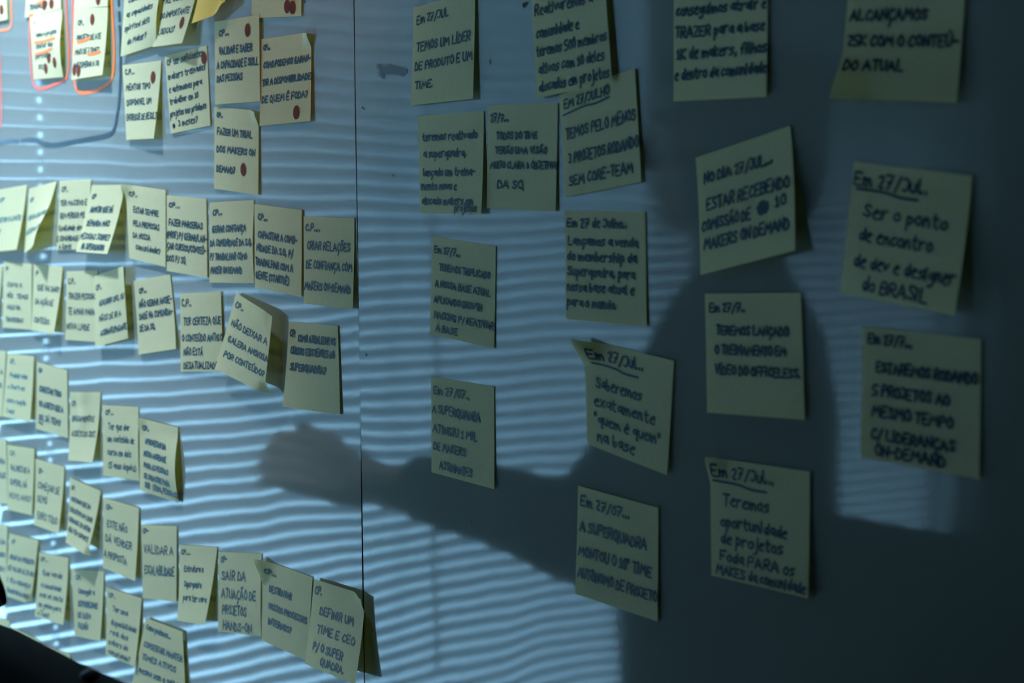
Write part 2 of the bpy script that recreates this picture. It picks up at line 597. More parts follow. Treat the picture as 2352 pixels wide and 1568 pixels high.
def ribbon(pl, half, verts, faces, place, step=2.0, ends=6):
    """Flat marker stroke with round ends; place(x, y) puts a point of the plane into the scene."""
    pl = resample(pl, step)
    n = len(pl)
    base = len(verts)
    tg = []
    for i in range(n):
        a, b = pl[max(i - 1, 0)], pl[min(i + 1, n - 1)]
        d = math.hypot(b[0] - a[0], b[1] - a[1]) or 1.0
        tg.append(((b[0] - a[0]) / d, (b[1] - a[1]) / d))
    for (x, y), (tx, ty) in zip(pl, tg):
        verts.append(place(x - ty * half, y + tx * half))
        verts.append(place(x + ty * half, y - tx * half))
    for i in range(n - 1):
        a = base + 2 * i
        faces.append((a, a + 1, a + 3, a + 2))
    for idx, sgn in ((0, -1), (n - 1, 1)):
        x, y = pl[idx]
        tx, ty = tg[idx]
        ids = [base + 2 * idx + 1]
        for q in range(1, ends):
            an = math.pi * q / ends
            cx, cy = math.cos(an), math.sin(an)
            verts.append(place(x + ty * half * cx + tx * sgn * half * cy, y - tx * half * cx + ty * sgn * half * cy))
            ids.append(len(verts) - 1)
        ids.append(base + 2 * idx)
        faces.append(tuple(ids if sgn > 0 else reversed(ids)))


def ellipse(cx, cy, a, b, ang, verts, faces, place, n=20):
    base = len(verts)
    verts.append(place(cx, cy))
    for i in range(n):
        t = 2 * math.pi * i / n
        x, y = a * math.cos(t), b * math.sin(t)
        verts.append(place(cx + x * math.cos(ang) - y * math.sin(ang), cy + x * math.sin(ang) + y * math.cos(ang)))
    for i in range(n):
        faces.append((base, base + 1 + i, base + 1 + (i + 1) % n))


# ------------------------------------------------------------------ sticky notes
SIDE = 76.0


def lift_for(px, py, dpx):
    """How far (mm) a corner stands off the board when its mirror image shows dpx pixels to its right."""
    lo, hi = 0.0, 0.06
    for _ in range(30):
        mid = (lo + hi) / 2
        p = on_board(px, py, mid)
        q = pix(Vector((p.x, mid, p.z)))
        if q[0] - px < dpx:
            lo = mid
        else:
            hi = mid
    return 1000 * lo


class Sheet:
    def __init__(self, cor, lift, lay=0.8, curl=(), bulge=0.0, power=1.6):
        self.cor, self.lift, self.lay, self.curl, self.bulge, self.power = cor, lift, lay, curl, bulge, power
        self.P = [on_board(c[0], c[1], (l + lay) / 1000) for c, l in zip(cor, lift)]

    def depth(self, u, v):
        s = max(v, 0.0) ** self.power
        l = self.lift
        d = (1 - u) * (l[0] + (l[3] - l[0]) * s) + u * (l[1] + (l[2] - l[1]) * s)
        d += self.bulge * math.sin(math.pi * min(max((v - .12) / .88, 0), 1)) * max(u, 0.0) ** 1.5
        return d

    def at(self, u, v, off=0.0):
        P = self.P
        a = P[0].lerp(P[1], u)
        b = P[3].lerp(P[2], u)
        p = a.lerp(b, v)
        x, z = p.x, p.z
        d = self.depth(u, v) + self.lay
        for (cu, cv, r, dx, out, dz) in self.curl:
            w = max(0.0, 1 - math.hypot(u - cu, v - cv) / r)
            w = w * w * (3 - 2 * w)
            x += dx * w / 1000
            z += dz * w / 1000
            d += out * w
        return Vector((x, -(d + off) / 1000, z))

    def uv(self, px, py):
        """Inverse of the bilinear map from the note to the photograph."""
        c = self.cor
        u = v = 0.5
        for _ in range(25):
            def f(a, b):
                x = (1 - b) * ((1 - a) * c[0][0] + a * c[1][0]) + b * ((1 - a) * c[3][0] + a * c[2][0])
                y = (1 - b) * ((1 - a) * c[0][1] + a * c[1][1]) + b * ((1 - a) * c[3][1] + a * c[2][1])
                return x - px, y - py
            e = 1e-4
            f0, fu, fv = f(u, v), f(u + e, v), f(u, v + e)
            a11, a21 = (fu[0] - f0[0]) / e, (fu[1] - f0[1]) / e
            a12, a22 = (fv[0] - f0[0]) / e, (fv[1] - f0[1]) / e
            det = a11 * a22 - a12 * a21
            u -= (a22 * f0[0] - a12 * f0[1]) / det
            v -= (-a21 * f0[0] + a11 * f0[1]) / det
        return u, v


LEFT_G, RIGHT_G = 'sticky notes of the left cluster', 'sticky notes of the right cluster'


def sticky(cor, label, lines=(), h=5.0, pen=1.15, md=4, mt=0, bl=None, lay=0.8, curl=(), bulge=0.0, dots=(), under=(), marks=(), slope=0.0,
           paper='paper', ink='ink', power=1.6, blot=None, slant=0.06):
    rng = random.Random(label)
    c = [tuple(float(q) for q in p) for p in cor]
    tr = lift_for(*c[1], mt) if mt > 0 else 0.0
    br = lift_for(*c[2], md) if md > 0 else 0.0
    lb = bl if bl is not None else br * 0.35 + 0.6
    sh = Sheet(c, (0.0, tr, br, lb), lay, curl, bulge, power)
    N = 22
    vs_ = [sh.at(i / N, j / N) for j in range(N + 1) for i in range(N + 1)]
    org = vs_[0].lerp(vs_[N], 0.5)
    fs_ = []
    for j in range(N):
        for i in range(N):
            a = j * (N + 1) + i
            fs_.append((a, a + N + 1, a + N + 2, a + 1))
    note = mesh_obj('sticky_note', [v - org for v in vs_], fs_, MAT[paper], None, True)
    note.location = org
    tag(note, label, 'sticky note', LEFT_G if c[0][0] < 820 else RIGHT_G)
    pen *= 1.25
    place = lambda x, y: sh.at(x / SIDE, y / SIDE, 0.22) - org
    v2, f2 = [], []
    for ln in lines:
        text, u0, u1, v = ln[:4]
        hh = ln[4] if len(ln) > 4 else h
        for pl in write_line(text, u0 * SIDE, u1 * SIDE, v * SIDE, hh, rng, slant, slope):
            ribbon(pl, pen / 2, v2, f2, place)
    for (u0, v0, u1, v1) in marks:                     # pen rules under a heading
        ribbon(chaikin(chaikin([(u0 * SIDE, v0 * SIDE), ((u0 + u1) / 2 * SIDE, ((v0 + v1) / 2 - .012) * SIDE), ((u0 * .3 + u1 * .7) * SIDE, ((v0 + 2 * v1) / 3 + .012) * SIDE), (u1 * SIDE, v1 * SIDE)])), pen * .55, v2, f2, place)
    if blot:
        u0, v0, r = blot
        for k in range(9):
            a = k * 2.4
            ellipse(u0 * SIDE + math.cos(a) * r * .45, v0 * SIDE + math.sin(a) * r * .45, r * .62, r * .5, a, v2, f2, place, 10)
    if f2:
        mesh_obj('handwriting', v2, f2, MAT[ink], note)
    for d in dots:
        px_, py_ = d[:2]
        ang = d[2] if len(d) > 2 else 0.0
        u, v = sh.uv(px_, py_)
        v3, f3 = [], []
        ellipse(u * SIDE, v * SIDE, 4.6, 6.0, ang, v3, f3, lambda x, y: sh.at(x / SIDE, y / SIDE, 0.42) - org)
        o = mesh_obj('dot_sticker', v3, f3, MAT['red_dot'], note)
        o['label'] = 'dark red round sticker'
    for (a, b) in under:
        ua, ub = sh.uv(*a), sh.uv(*b)
        v3, f3 = [], []
        pts = [(ua[0] * SIDE, ua[1] * SIDE), ((ua[0] + ub[0]) / 2 * SIDE, ((ua[1] + ub[1]) / 2 + .012) * SIDE), (ub[0] * SIDE, ub[1] * SIDE)]
        ribbon(chaikin(pts), 1.5, v3, f3, lambda x, y: sh.at(x / SIDE, y / SIDE, 0.34) - org)
        o = mesh_obj('marker_underline', v3, f3, MAT['orange'], note)
        o['label'] = 'orange marker underline'
    return note


CP = ('CP...', .07, .36, .15, 4.6)
S = sticky
# ---- left panel, the top group
S([(-62, -95), (11, -100), (17, 44), (-55, 60)], 'cut off pale note with one red dot at the top left corner of the photo', [('OS TIMES', .1, .8, .5), ('DA SQ', .1, .6, .72)], md=6, dots=[(4, 22)])
S([(66, -110), (136, -125), (140, 20), (57, 41)], 'pale note with two red dots, tucked under the orange outlined note below it', [('COMO FAZER', .1, .8, .42), ('UM BOM', .1, .6, .63), ('TRABALHO', .12, .62, .90, 6)], md=6, dots=[(103, 11), (119, 8)], under=[((68, 35), (76, 33)), ((88, 7), (101, 0))])
S([(68, 38), (142, 21), (145, 177), (77, 182)], 'pale note with three red dots and two orange underlines', [(',', .13, .15, .12, 4), ('como o projeto', .18, .86, .34, 4.5), ('similar dos', .16, .74, .52, 5), ('portfolios', .12, .66, .68, 5), ('SQ?', .2, .42, .85, 5)], md=2, bulge=3.2, lay=2.2, dots=[(115, 133, .08), (129, 143, .08), (107, 157, .1)], under=[((80, 98), (130, 87)), ((81, 125), (124, 111))])
S([(172, -125), (250, -130), (247, 14), (170, 20)], 'pale note hanging above the orange underlined note with the CP heading', [('COMO TER', .1, .7, .4), ('TIMES', .1, .5, .65)], md=9, dots=[(226, 0)])
S([(170, 15), (248, 11), (235, 172), (164, 183)], 'pale note with three red dots, two of them at its lower left corner', [('CP..', .13, .32, .26, 5), ('PROJETO DE ATE', .12, .84, .47, 5.5), ('MAIS DE 3 TIMES', .08, .82, .66, 5.5), ('P RECUPERAR A SQ', .05, .86, .85, 5.5)], md=23, bl=3, lay=2.4, dots=[(212, 44, -.03), (171, 160), (181, 163)], under=[((178, 96), (206, 87)), ((202, 124), (229, 118))])
S([(287, -35), (376, -62), (359, 103), (277, 130)], 'pale note at the top edge written in small letters ending in maker', [('Como', .13, .40, .27, 5), ('as capacidades', .10, .84, .47, 5.5), ('spirited skill', .07, .80, .66, 5.5), ('do Maker?', .18, .72, .86, 6)], md=6, mt=4, bulge=3, lay=2.0, slope=-.02)
S([(377, -62), (466, -78), (418, 99), (350, 108)], 'tilted pale note with one red dot beside the curled yellow note', [('FAZ. COMPARTI', .10, .92, .42, 6), ('DO IMPORTANTE', .10, .92, .62, 6), ('LOGICAS?', .12, .62, .84, 6)], md=42, mt=12, bl=3, dots=[(417, 51, -.25)], ink='ink', slope=-.03)
S([(466, -95), (556, -110), (534, 20), (440, 54)], 'deep yellow note curled up at the top edge, with one red dot', [('ATIV', .3, .62, .62, 6)], md=16, bl=12, curl=[(1, 1, .5, -3, 6, 6)], dots=[(526, 3)], paper='paper_deep')  # the deep yellow is warm light put into this note's paper colour
S([(580, -160), (692, -166), (692, 37), (578, 42)], 'pale note at the top edge with two touching red dots', [('COMO PODEMOS', .1, .9, .3), ('ATRAIR MAIS', .1, .9, .5)], md=3, dots=[(661, 15), (673, 17)])
S([(493, 50), (595, 34), (597, 233), (494, 240)], 'note reading VALIDAR E SABER A CAPACIDADE E SKILL, with a red dot', [('CP...', .10, .33, .18, 5.2), ('VALIDAR E SABER', .10, .84, .40, 6.2), ('A CAPACIDADE E SKILL', .05, .97, .57, 6.2), ('DAS PESSOAS', .05, .62, .73, 6.2)], md=3, mt=2, lay=1.8, dots=[(570, 69)], pen=1.35)
S([(600, 90), (715, 73), (713, 278), (596, 289)], 'note reading COMO PODEMOS GARANTIR, with a red dot near its bottom', [('CP...', .05, .19, .13, 4.2), ('COMO PODEMOS GARAN-', .06, .98, .34, 5.2), ('TIR A DISPONIBILIDADE', .04, .99, .54, 5.2), ('DE QUEM É FODA?', .04, .94, .74, 5.6)], md=8, mt=2, curl=[(1, 0, .2, -1.5, 4, -1)], dots=[(682, 258)], pen=1.35, slope=-.02)
S([(492, 245), (594, 254), (593, 448), (492, 433)], 'note reading FAZER UM TRIAL DOS MAKERS, with a red dot at the question mark', [('CP..', .06, .2, .12, 4), ('FAZER UM TRIAL', .07, .86, .33, 5.6), ('DOS MAKERS ON', .06, .92, .54, 5.6), ('DEMAND?', .06, .48, .78, 5.6)], md=5, mt=2, curl=[(1, 0, .2, -1.5, 4, -1)], dots=[(560, 389)], pen=1.35)
S([(281, 150), (370, 139), (353, 318), (290, 321)], 'note with large lift at right, red dot beside MENTOR TIPO', [('C.P...', .06, .32, .13, 5), ('MENTOR TIPO', .07, .74, .34, 5.6), ('DISPONIVEL UM', .07, .80, .54, 5.6), ('ENTREGUE DE RESULT', .04, 1.0, .74, 5.8)], md=25, bl=2, dots=[(351, 177)])
S([(378, 129), (475, 104), (483, 288), (392, 307)], 'note beginning CP TER SUFICIENTES MAKERS, red dot in its upper right corner', [('CP ter suficientes', .04, .90, .13, 5.6), ('makers treinados', .05, .94, .31, 5.6), ('e autonomos para', .05, .84, .48, 5.6), ('trabalhar em 10', .04, .74, .63, 5.6), ('projetos nos próximos', .03, .92, .79, 5.6), ('3 meses?', .22, .70, .93, 5.6)], md=3, dots=[(469, 133)], blot=(.1, .91, 2.6), slope=-.02)
# ---- left panel, the row below the black line
S([(-12, 437), (62, 424), (38, 573), (-30, 580)], 'leftmost note of the upper row, cut by the left edge, reading EXISTIR', [('CP', .2, .34, .20, 4.6), ('EXISTIR O LIMITE', .18, .94, .53, 5), ('SQ?', .18, .36, .70, 4.6)], md=27, bl=2, ink='ink_faint')
S([(67, 433), (130, 416), (83, 562), (56, 581)], 'strongly curled note of the upper row, its right side folded forward', [('CP', .08, .22, .22, 4.6), ('SER UM LINK ENTRE', .08, .98, .50, 4.6), ('DESENVOLVER', .04, .98, .72, 5)], md=50, bl=2, curl=[(1, .8, .5, -2, 4, 0)], ink='ink_faint', power=1.2)
S([(137, 415), (209, 412), (197, 572), (130, 574)], 'note of the upper row overlapped by its tilted right neighbour, five lines', [('CP..', .08, .30, .16, 5.2), ('TER MASSIVO E', .06, .92, .36, 5.4), ('SEM PERDER PEL', .06, .92, .54, 5.4), ('Qualidade deve', .04, .9, .72, 5.6), ('E COMUNIDADE COM', .0, .98, .87, 5.4), ('A Gente', .08, .5, .985, 5.4)], md=4, mt=1)
S([(211, 425), (286, 424), (246, 583), (174, 578)], 'tilted note of the upper row with a big lifted right edge', [('CP', .08, .2, .20, 5), ('ADMITIR QUE HÁ', .12, .80, .40, 6), ('DEMANDA MAIS', .12, .80, .60, 6), ('PESSOAS SOBRE?', .02, .92, .80, 6), ('NA SUPERQUADRA', .14, .86, .95, 6)], md=50, mt=2, bl=6, lay=2.4, curl=[(1, 0, .16, -1.5, 3, 0)], pen=1.35)
S([(288, 423), (380, 436), (380, 613), (297, 593)], 'note of the upper row reading ESTAR SEMPRE', [('CP..', .10, .30, .15, 4.8), ('ESTAR SEMPRE', .18, .82, .36, 5.4), ('PELA PREMISSAS', .16, .84, .54, 5.4), ('DA NOSSA', .14, .60, .70, 5.4), ('comunidade?', .2, .86, .85, 5.6)], md=4, lay=1.6, curl=[(0, 0, .22, -1.5, 4, 0)])
S([(381, 448), (474, 456), (476, 638), (383, 622)], 'note reading FAZER PARCERIAS', [CP, ('FAZER PARCERIAS', .07, .90, .39, 6), ('(PROF) P/ GERAR/LAN-', .02, .99, .55, 6), ('ÇAR CURSOS/CONTEÚ-', .02, .97, .70, 6), ('DOS P/ SQ', .02, .48, .86, 6)], md=2, pen=1.3)
S([(481, 465), (583, 459), (584, 650), (481, 649)], 'note reading GERAR CONFIANÇA DA COMUNIDADE', [('CP...', .08, .30, .16, 5), ('GERAR CONFIANÇA', .07, .84, .37, 5.8), ('DA COMUNIDADE DA S.Q.', .02, .98, .54, 5.8), ('P/ TRABALHAR COMO', .02, .86, .71, 5.8), ('MAKER ON DEMAND', .03, .74, .88, 5.8)], md=2, bulge=1.5, pen=1.3)
S([(584, 468), (693, 482), (692, 682), (585, 660)], 'note reading CAPACITAR A COMUNIDADE', [('CP...', .08, .29, .18, 5.6), ('CAPACITAR A COMU-', .08, .90, .39, 6.0), ('NIDADE DA S.Q. P/', .05, .82, .55, 6.0), ('TRABALHAR COM A', .02, .82, .72, 6.0), ('GENTE (STARTUÊ)', .03, .74, .88, 6.0)], md=3, lay=1.4, pen=1.3, slope=.01)
S([(697, 497), (814, 501), (810, 710), (698, 697)], 'note beside the seam reading CRIAR RELAÇÕES', [('C.P....', .04, .34, .16, 6), ('CRIAR RELAÇÕES', .07, .92, .37, 7), ('DE CONFIANÇA COM', .05, .96, .59, 6.6), ('MAKERS ON-DEMAND', .02, .94, .83, 6.6)], md=11, pen=1.2)
# ---- left panel, second row
S([(-65, 604), (6, 611), (-8, 748), (-70, 742)], 'sliver of a cut off note at the left edge, second row', [('UM', .7, .9, .5, 4)], md=8, ink='ink_faint')
S([(8, 600), (73, 606), (72, 757), (6, 752)], 'second row note with four short faint lines, leftmost whole one', [('P', .1, .18, .14, 4.6), ('COMO O', .15, .66, .37, 4.6), ('NÓS ! TEMOS', .15, .88, .54, 5), ('AQUI NA', .15, .62, .71, 4.8), ('TRAVESSIA?', .12, .72, .90, 4.6)], md=3, mt=1)
S([(77, 606), (144, 613), (123, 767), (72, 758)], 'second row note reading QUE VAI DAR, its right side lifted off', [('P', .1, .18, .17, 6), ('QUE VAI DAR?', .17, .95, .38, 6), ('DA AÇÃO DE', .12, .80, .59, 6), ('CONTEÚDO', .10, .74, .87, 6)], md=25, bl=2, lay=1.4)
S([(153, 623), (224, 621), (218, 785), (150, 780)], 'second row note reading TRAZER PESSOAS', [('C.P..', .06, .30, .18, 6), ('TRAZER PESSOAS', .08, .98, .40, 6), ('TE AMAR PARA', .08, .95, .62, 6.4), ('NOVA LINDE', .04, .80, .84, 6.4)], md=5)
S([(217, 634), (283, 611), (294, 777), (218, 797)], 'second row note leaning out from the board, reading ADQUIRIR UNS', [('CP..', .04, .24, .21, 5.2), ('ADQUIRIR UNS, OU', .14, .96, .44, 5.6), ('NÃOS DE IR A', .14, .84, .66, 5.6), ('ASSINANTE/PAGANTE', .18, .98, .86, 5.6)], md=15, mt=19, lay=2.0, bl=4)
S([(307, 645), (391, 630), (404, 801), (318, 814)], 'second row note reading NÃO GERAR ANSIEDADE', [('CP...', .13, .34, .18, 5), ('NÃO GERAR ANSIE-', .10, .97, .37, 6.2), ('DADE NA COMUNIDA-', .08, .97, .53, 6.2), ('DE DA SQ.', .07, .49, .69, 6)], md=10, bl=2, power=3.0, pen=1.3)
S([(414, 674), (507, 669), (512, 853), (415, 853)], 'note reading TER CERTEZA QUE O CONTEÚDO, overlapped by the tilted note', [('C.P..', .03, .28, .16, 6.4), ('TER CERTEZA QUE', .08, .98, .40, 6.6), ('O CONTEÚDO ANTIGO', .04, 1.0, .61, 6.2), ('NÃO ESTÁ', .08, .54, .79, 6.2), ('DESATUALIZADO', .08, .88, .96, 6.2)], md=6, mt=2, pen=1.2)
S([(542, 672), (625, 724), (606, 903), (493, 847)], 'strongly tilted note reading NÃO DEIXAR A GALERA', [('CP..', .06, .28, .16, 5.4), ('NÃO DEIXAR A', .08, .94, .40, 6), ('GALERA ANSIOSA', .10, 1.0, .60, 5.6), ('POR CONTEÚDO?', .10, .96, .80, 5.6)], md=44, mt=34, bl=4, lay=2.6, curl=[(1, 0, .25, -3, -2, -1), (1, 1, .16, 2, -6, -1)], pen=1.2)
S([(663, 738), (776, 748), (781, 952), (649, 934)], 'note reading COMO ATUALIZAR OS CURSOS', [('CP:', .04, .15, .17, 6), ('COMO ATUALIZAR OS', .21, .94, .22, 5.8), ('CURSOS EXISTENTES NO', .07, .92, .37, 5.8), ('SUPERQUADRA?', .08, .76, .56, 6.2)], md=3, bl=5, pen=1.3)
# ---- left panel, third row
S([(-60, 800), (14, 806), (4, 957), (-72, 946)], 'sliver of a cut off note at the left edge, third row', [('COM A', .6, .94, .35, 5), ('SQ', .8, .94, .55, 5)], md=4)
S([(17, 811), (78, 818), (69, 969), (5, 956)], 'third row note with four faint lines, leftmost whole one', [('CP..', .12, .34, .15, 5), ('Produzir video', .16, .80, .36, 5), ('o Start-se', .12, .72, .54, 4.8), ('claro reação', .12, .80, .76, 4.8), ('2 anos', .14, .42, .92, 4.8)], md=14, lay=1.6, ink='ink_faint')
S([(85, 831), (154, 850), (156, 1006), (82, 984)], 'third row note with heavy lettering reading CONECTAR TODO', [('CP', .06, .18, .14, 4.6), ('CONECTAR TODO', .10, .80, .42, 5.8), ('OS ASSETS QUE A', .10, .86, .64, 5.8), ('SQ JÁ TEM?', .10, .78, .85, 6)], md=2, marks=[(.1, .89, .22, .90)], pen=1.6)
S([(161, 900), (231, 900), (212, 1062), (156, 1057)], 'third row note with a vertical crease, reading ENGAJAMENTO', [('CP.', .06, .22, .20, 5.4), ('ENGAJAMENTO E', .08, .84, .42, 5.6), ('ASSETS DO SIST.', .08, .96, .64, 5.6)], md=26, bl=4, curl=[(.45, 0, .3, 0, 1.6, 0), (.45, .4, .3, 0, 1.4, 0)], power=2.2)
S([(235, 930), (318, 934), (320, 1104), (237, 1092)], 'third row note ending in a bracket about 5 years', [('CP...', .09, .32, .13, 5), ('Ter que dar', .16, .76, .33, 6.4), ('um conteúdo de', .14, .88, .50, 6), ('curso em dois', .14, .80, .69, 6), ('(5 anos depois)', .16, .92, .87, 6)], md=3, bulge=1)
S([(320, 959), (408, 981), (411, 1155), (321, 1125)], 'third row note with small heavy lettering, rightmost of its row', [('CP..', .10, .26, .15, 4.8), ('APROVEITAR DA', .16, .72, .33, 5.2), ('NOSSA ANSIEDADE', .12, .74, .50, 5.2), ('PARA AS PESSOAS', .12, .80, .66, 5.2), ('SE CADASTRE PARA', .12, .82, .81, 5.2), ('SER! (TUDO, PESSOAS)', .14, .99, .93, 5)], md=3, bulge=4, lay=1.6, pen=1.35, curl=[(0, 0, .22, -1, 2.5, 0)])
# ---- left panel, fourth row
S([(-55, 1000), (14, 1009), (17, 1157), (-54, 1150)], 'sliver of a cut off note at the left edge, fourth row', [('ENTRA', .6, .95, .38, 5.5), ('QUE', .75, .96, .60, 5.5)], md=4)
S([(17, 1021), (79, 1030), (73, 1183), (17, 1170)], 'fourth row note reading VALORES QUE A', [('C.P.', .1, .3, .15, 5.4), ('VALORES DE A', .12, .84, .38, 6.2), ('SUPERQ. DÁ', .10, .76, .60, 6.2), ('NOVO ANO?', .08, .94, .81, 6.2)], md=11, lay=1.6)
S([(81, 1053), (148, 1071), (134, 1225), (78, 1205)], 'fourth row note reading COMEÇAR', [('CP-', .12, .28, .20, 5.6), ('COMEÇAR DE', .10, .88, .43, 7.4), ('DEMO', .10, .46, .63, 7.4), ('ERRO TODO', .12, .90, .88, 8)], md=22, bl=4)
S([(160, 1096), (231, 1127), (199, 1276), (151, 1245)], 'fourth row note tilted to the left with four slanting lines', [('CP.', .06, .20, .17, 4.6), ('MOSTRAR QUE UM', .06, .76, .34, 4.8), ('EXECUTIVO UM LIDER', .04, .90, .51, 4.8), ('GERADOS. EM OUTRO', .04, .90, .66, 4.8), ('NÃO TEM SUPORTE', .06, .90, .81, 4.8)], md=36, bl=8, lay=1.6, curl=[(1, 1, .15, 1.5, -4, -1)])
S([(237, 1142), (319, 1166), (310, 1334), (236, 1303)], 'fourth row note reading ESTE NÃO DÁ VENDER', [('CP-', .09, .26, .15, 5.4), ('ESTE NÃO', .12, .70, .39, 7), ('DÁ VENDER', .08, .84, .60, 7), ('A PROPOSTA', .04, .72, .83, 7)], md=14, lay=1.2, pen=1.2)
S([(325, 1205), (406, 1208), (405, 1382), (328, 1373)], 'fourth row note reading VALIDAR A ESCALABILIDADE', [('CP-', .04, .20, .11, 4.6), ('VALIDAR A', .06, .90, .38, 8.5), ('ESCALABILIDADE', .07, .93, .66, 8.5)], md=3, mt=1, pen=1.2)
S([(413, 1251), (499, 1255), (470, 1435), (407, 1425)], 'fourth row note with small lettering, large empty lower half and lifted edge', [('CP....', .04, .30, .12, 4.6), ('Estrutura a', .14, .68, .34, 5.6), ('Superquadra', .16, .68, .54, 5.6), ('para ter cara', .16, .90, .72, 5.6)], md=31, bl=5)
S([(502, 1267), (601, 1271), (600, 1461), (501, 1449)], 'note reading SAIR DA ATUAÇÃO DE PROJETOS', [('CP-', .06, .20, .12, 5), ('SAIR DA', .08, .64, .34, 8.2), ('ATUAÇÃO DE', .08, .88, .57, 8.2), ('PROJETOS', .10, .66, .77, 8.2), ('HANDS-ON', .12, .78, .965, 8)], md=2, pen=1.2, bulge=1)
S([(600, 1283), (718, 1325), (705, 1517), (601, 1470)], 'note reading DESTRAVAR NOSSOS PROCESSOS, its upper left corner peeling', [('CP...', .12, .30, .15, 4.6), ('DESTRAVAR', .17, .62, .36, 5.8), ('NOSSOS PROCESSOS', .16, .94, .57, 5.4), ('INTERNOS?', .15, .64, .76, 5.8)], md=3, curl=[(0, 0, .3, -3, 6, 1)], pen=1.2)
S([(721, 1329), (838, 1366), (815, 1572), (700, 1524)], 'note over the seam reading DEFINIR UM TIME E CEO', [('CP.', .04, .18, .16, 7), ('DEFINIR UM', .18, .82, .38, 7), ('TIME E CEO', .16, .88, .59, 7), ('P/ O SUPER', .12, .70, .80, 7), ('QUADRA.', .30, .76, .94, 6.4)], md=48, mt=5, bl=4, lay=3.4, curl=[(1, 0, .22, -3, 2, -4)], pen=1.2)
# ---- left panel, fifth row
S([(-52, 1196), (17, 1206), (12, 1354), (-58, 1340)], 'sliver of a cut off note at the left edge, fifth row', [('TER UM', .6, .94, .3, 5), ('CURSO', .7, .95, .5, 5), ('BEM', .75, .95, .72, 5)], md=6)
S([(22, 1225), (88, 1240), (70, 1388), (9, 1366)], 'fifth row note with four dense slanting lines and a curled lower right corner', [('CP', .1, .22, .14, 4.4), ('CRIAR UM PRODUTO', .08, .94, .39, 5), ('DE VALOR ALTO NO', .06, .97, .57, 5), ('2ª FILA MUDANÇA?', .06, .92, .76, 5), ('TRANSFORMAMOS?', .08, .86, .93, 5)], md=8, lay=1.6, curl=[(1, 1, .22, -2, -3, 3)], pen=1.25)
S([(90, 1268), (157, 1281), (145, 1435), (80, 1415)], 'fifth row note with five lines, second whole one from the left', [('CP...', .06, .32, .12, 4.4), ('Que vende', .16, .82, .33, 5.6), ('à comunidade', .14, .82, .52, 5.2), ('mas se sente', .12, .90, .67, 5.2), ('em ganho para', .10, .86, .82, 5.2), ('o Todo?', .10, .50, .96, 5.2)], md=25, bl=3, pen=1.2)
S([(163, 1306), (239, 1312), (230, 1472), (172, 1460)], 'fifth row note with an empty bottom third, third whole one from the left', [('CP.', .14, .32, .15, 5), ('Conseguir a', .20, .72, .35, 5.4), ('DISPONIBILIDADE', .19, .84, .54, 6), ('DE QUEM', .16, .62, .71, 5.6), ('FAZ/NÃO!', .16, .56, .87, 5.6)], md=12, pen=1.3)
S([(244, 1348), (325, 1373), (310, 1531), (243, 1502)], 'fifth row note with five lines, its lower edge meeting the dark chair', [('CP..', .08, .28, .13, 4.8), ('Ter uma', .20, .64, .32, 5.6), ('disponibilidade', .16, .92, .52, 5.6), ('real dos', .14, .70, .67, 5.6), ('makers da', .10, .70, .82, 5.6), ('comunidade?', .08, .82, .965, 5.6)], md=17, lay=1.2)
S([(335, 1418), (419, 1450), (427, 1622), (303, 1572)], 'lowest note of the left cluster, its bottom cut by the dark chair', [('Como podemos...', .06, .70, .15, 5.4), ('CONSEGUIR MANTER', .08, .96, .40, 6), ('TIMES ATIVOS', .10, .82, .58, 6), ('mesmo sem o salário?', .08, .96, .78, 6)], md=6, lay=2.2, pen=1.2, slope=.02)
S([(-45, 1403), (22, 1426), (15, 1572), (-50, 1550)], 'corner of a note just above the dark chair at the left edge', (), md=3)
S([(25, 1440), (90, 1470), (80, 1612), (15, 1590)], 'top edge of a note behind the dark chair, further left of two', [('CP..', .1, .4, .12, 5)], md=3)
S([(95, 1482), (161, 1501), (155, 1650), (88, 1630)], 'top edge of a note behind the dark chair, further right of two', (), md=3)
# ---- right panel
S([(950, 17), (1091, -21), (1086, 227), (944, 242)], 'note reading TEMOS UM LÍDER DE PRODUTO', [('Em 27/JUL', .06, .58, .18, 6), ('TEMOS UM LÍDER', .07, .93, .46, 6.4), ('DE PRODUTO E UM', .05, .97, .65, 6.0), ('TIME.', .06, .36, .84, 5.2)], md=14, mt=3, slope=-.02, pen=1.1)
S([(1219, -32), (1386, -74), (1406, 188), (1233, 226)], 'note about reactivating the community with 500 members, overlapping the one below', [('Reativaremos a', .04, .82, .27, 6.6), ('comunidade e', .04, .62, .47, 6.4), ('teremos 500 membros', .03, .97, .63, 6.2), ('ativos com 10 deles', .05, .92, .79, 6.2), ('alocados em projetos', .04, .97, .95, 6.2)], md=5, mt=3, lay=3.0, pen=1.2)
S([(1284, 218), (1458, 156), (1473, 418), (1298, 453)], 'note reading TEMOS PELO MENOS 3 PROJETOS RODANDO', [('EM 27/JULHO', .06, .66, .15, 5.8), ('TEMOS PELO MENOS', .06, .97, .45, 7.4), ('3 PROJETOS RODANDO', .08, .985, .69, 7.2), ('SEM CORE-TEAM', .07, .90, .90, 7)], md=7, mt=5, marks=[(.04, .21, .66, .175)], pen=1.2, slope=-.005)
S([(959, 266), (1111, 255), (1105, 491), (965, 489)], 'note in small letters about a reactivated base and a new training', [('teremos reativado', .07, .90, .26, 5.6), ('a superquadra,', .08, .74, .43, 5.6), ('lançado um treina-', .07, .88, .62, 5.6), ('mento novo e', .03, .60, .76, 5.4), ('alocado makers em', .04, .86, .91, 5.4), ('projetos', .58, .92, .975, 5.0)], md=18, bl=1.5, pen=1.15)
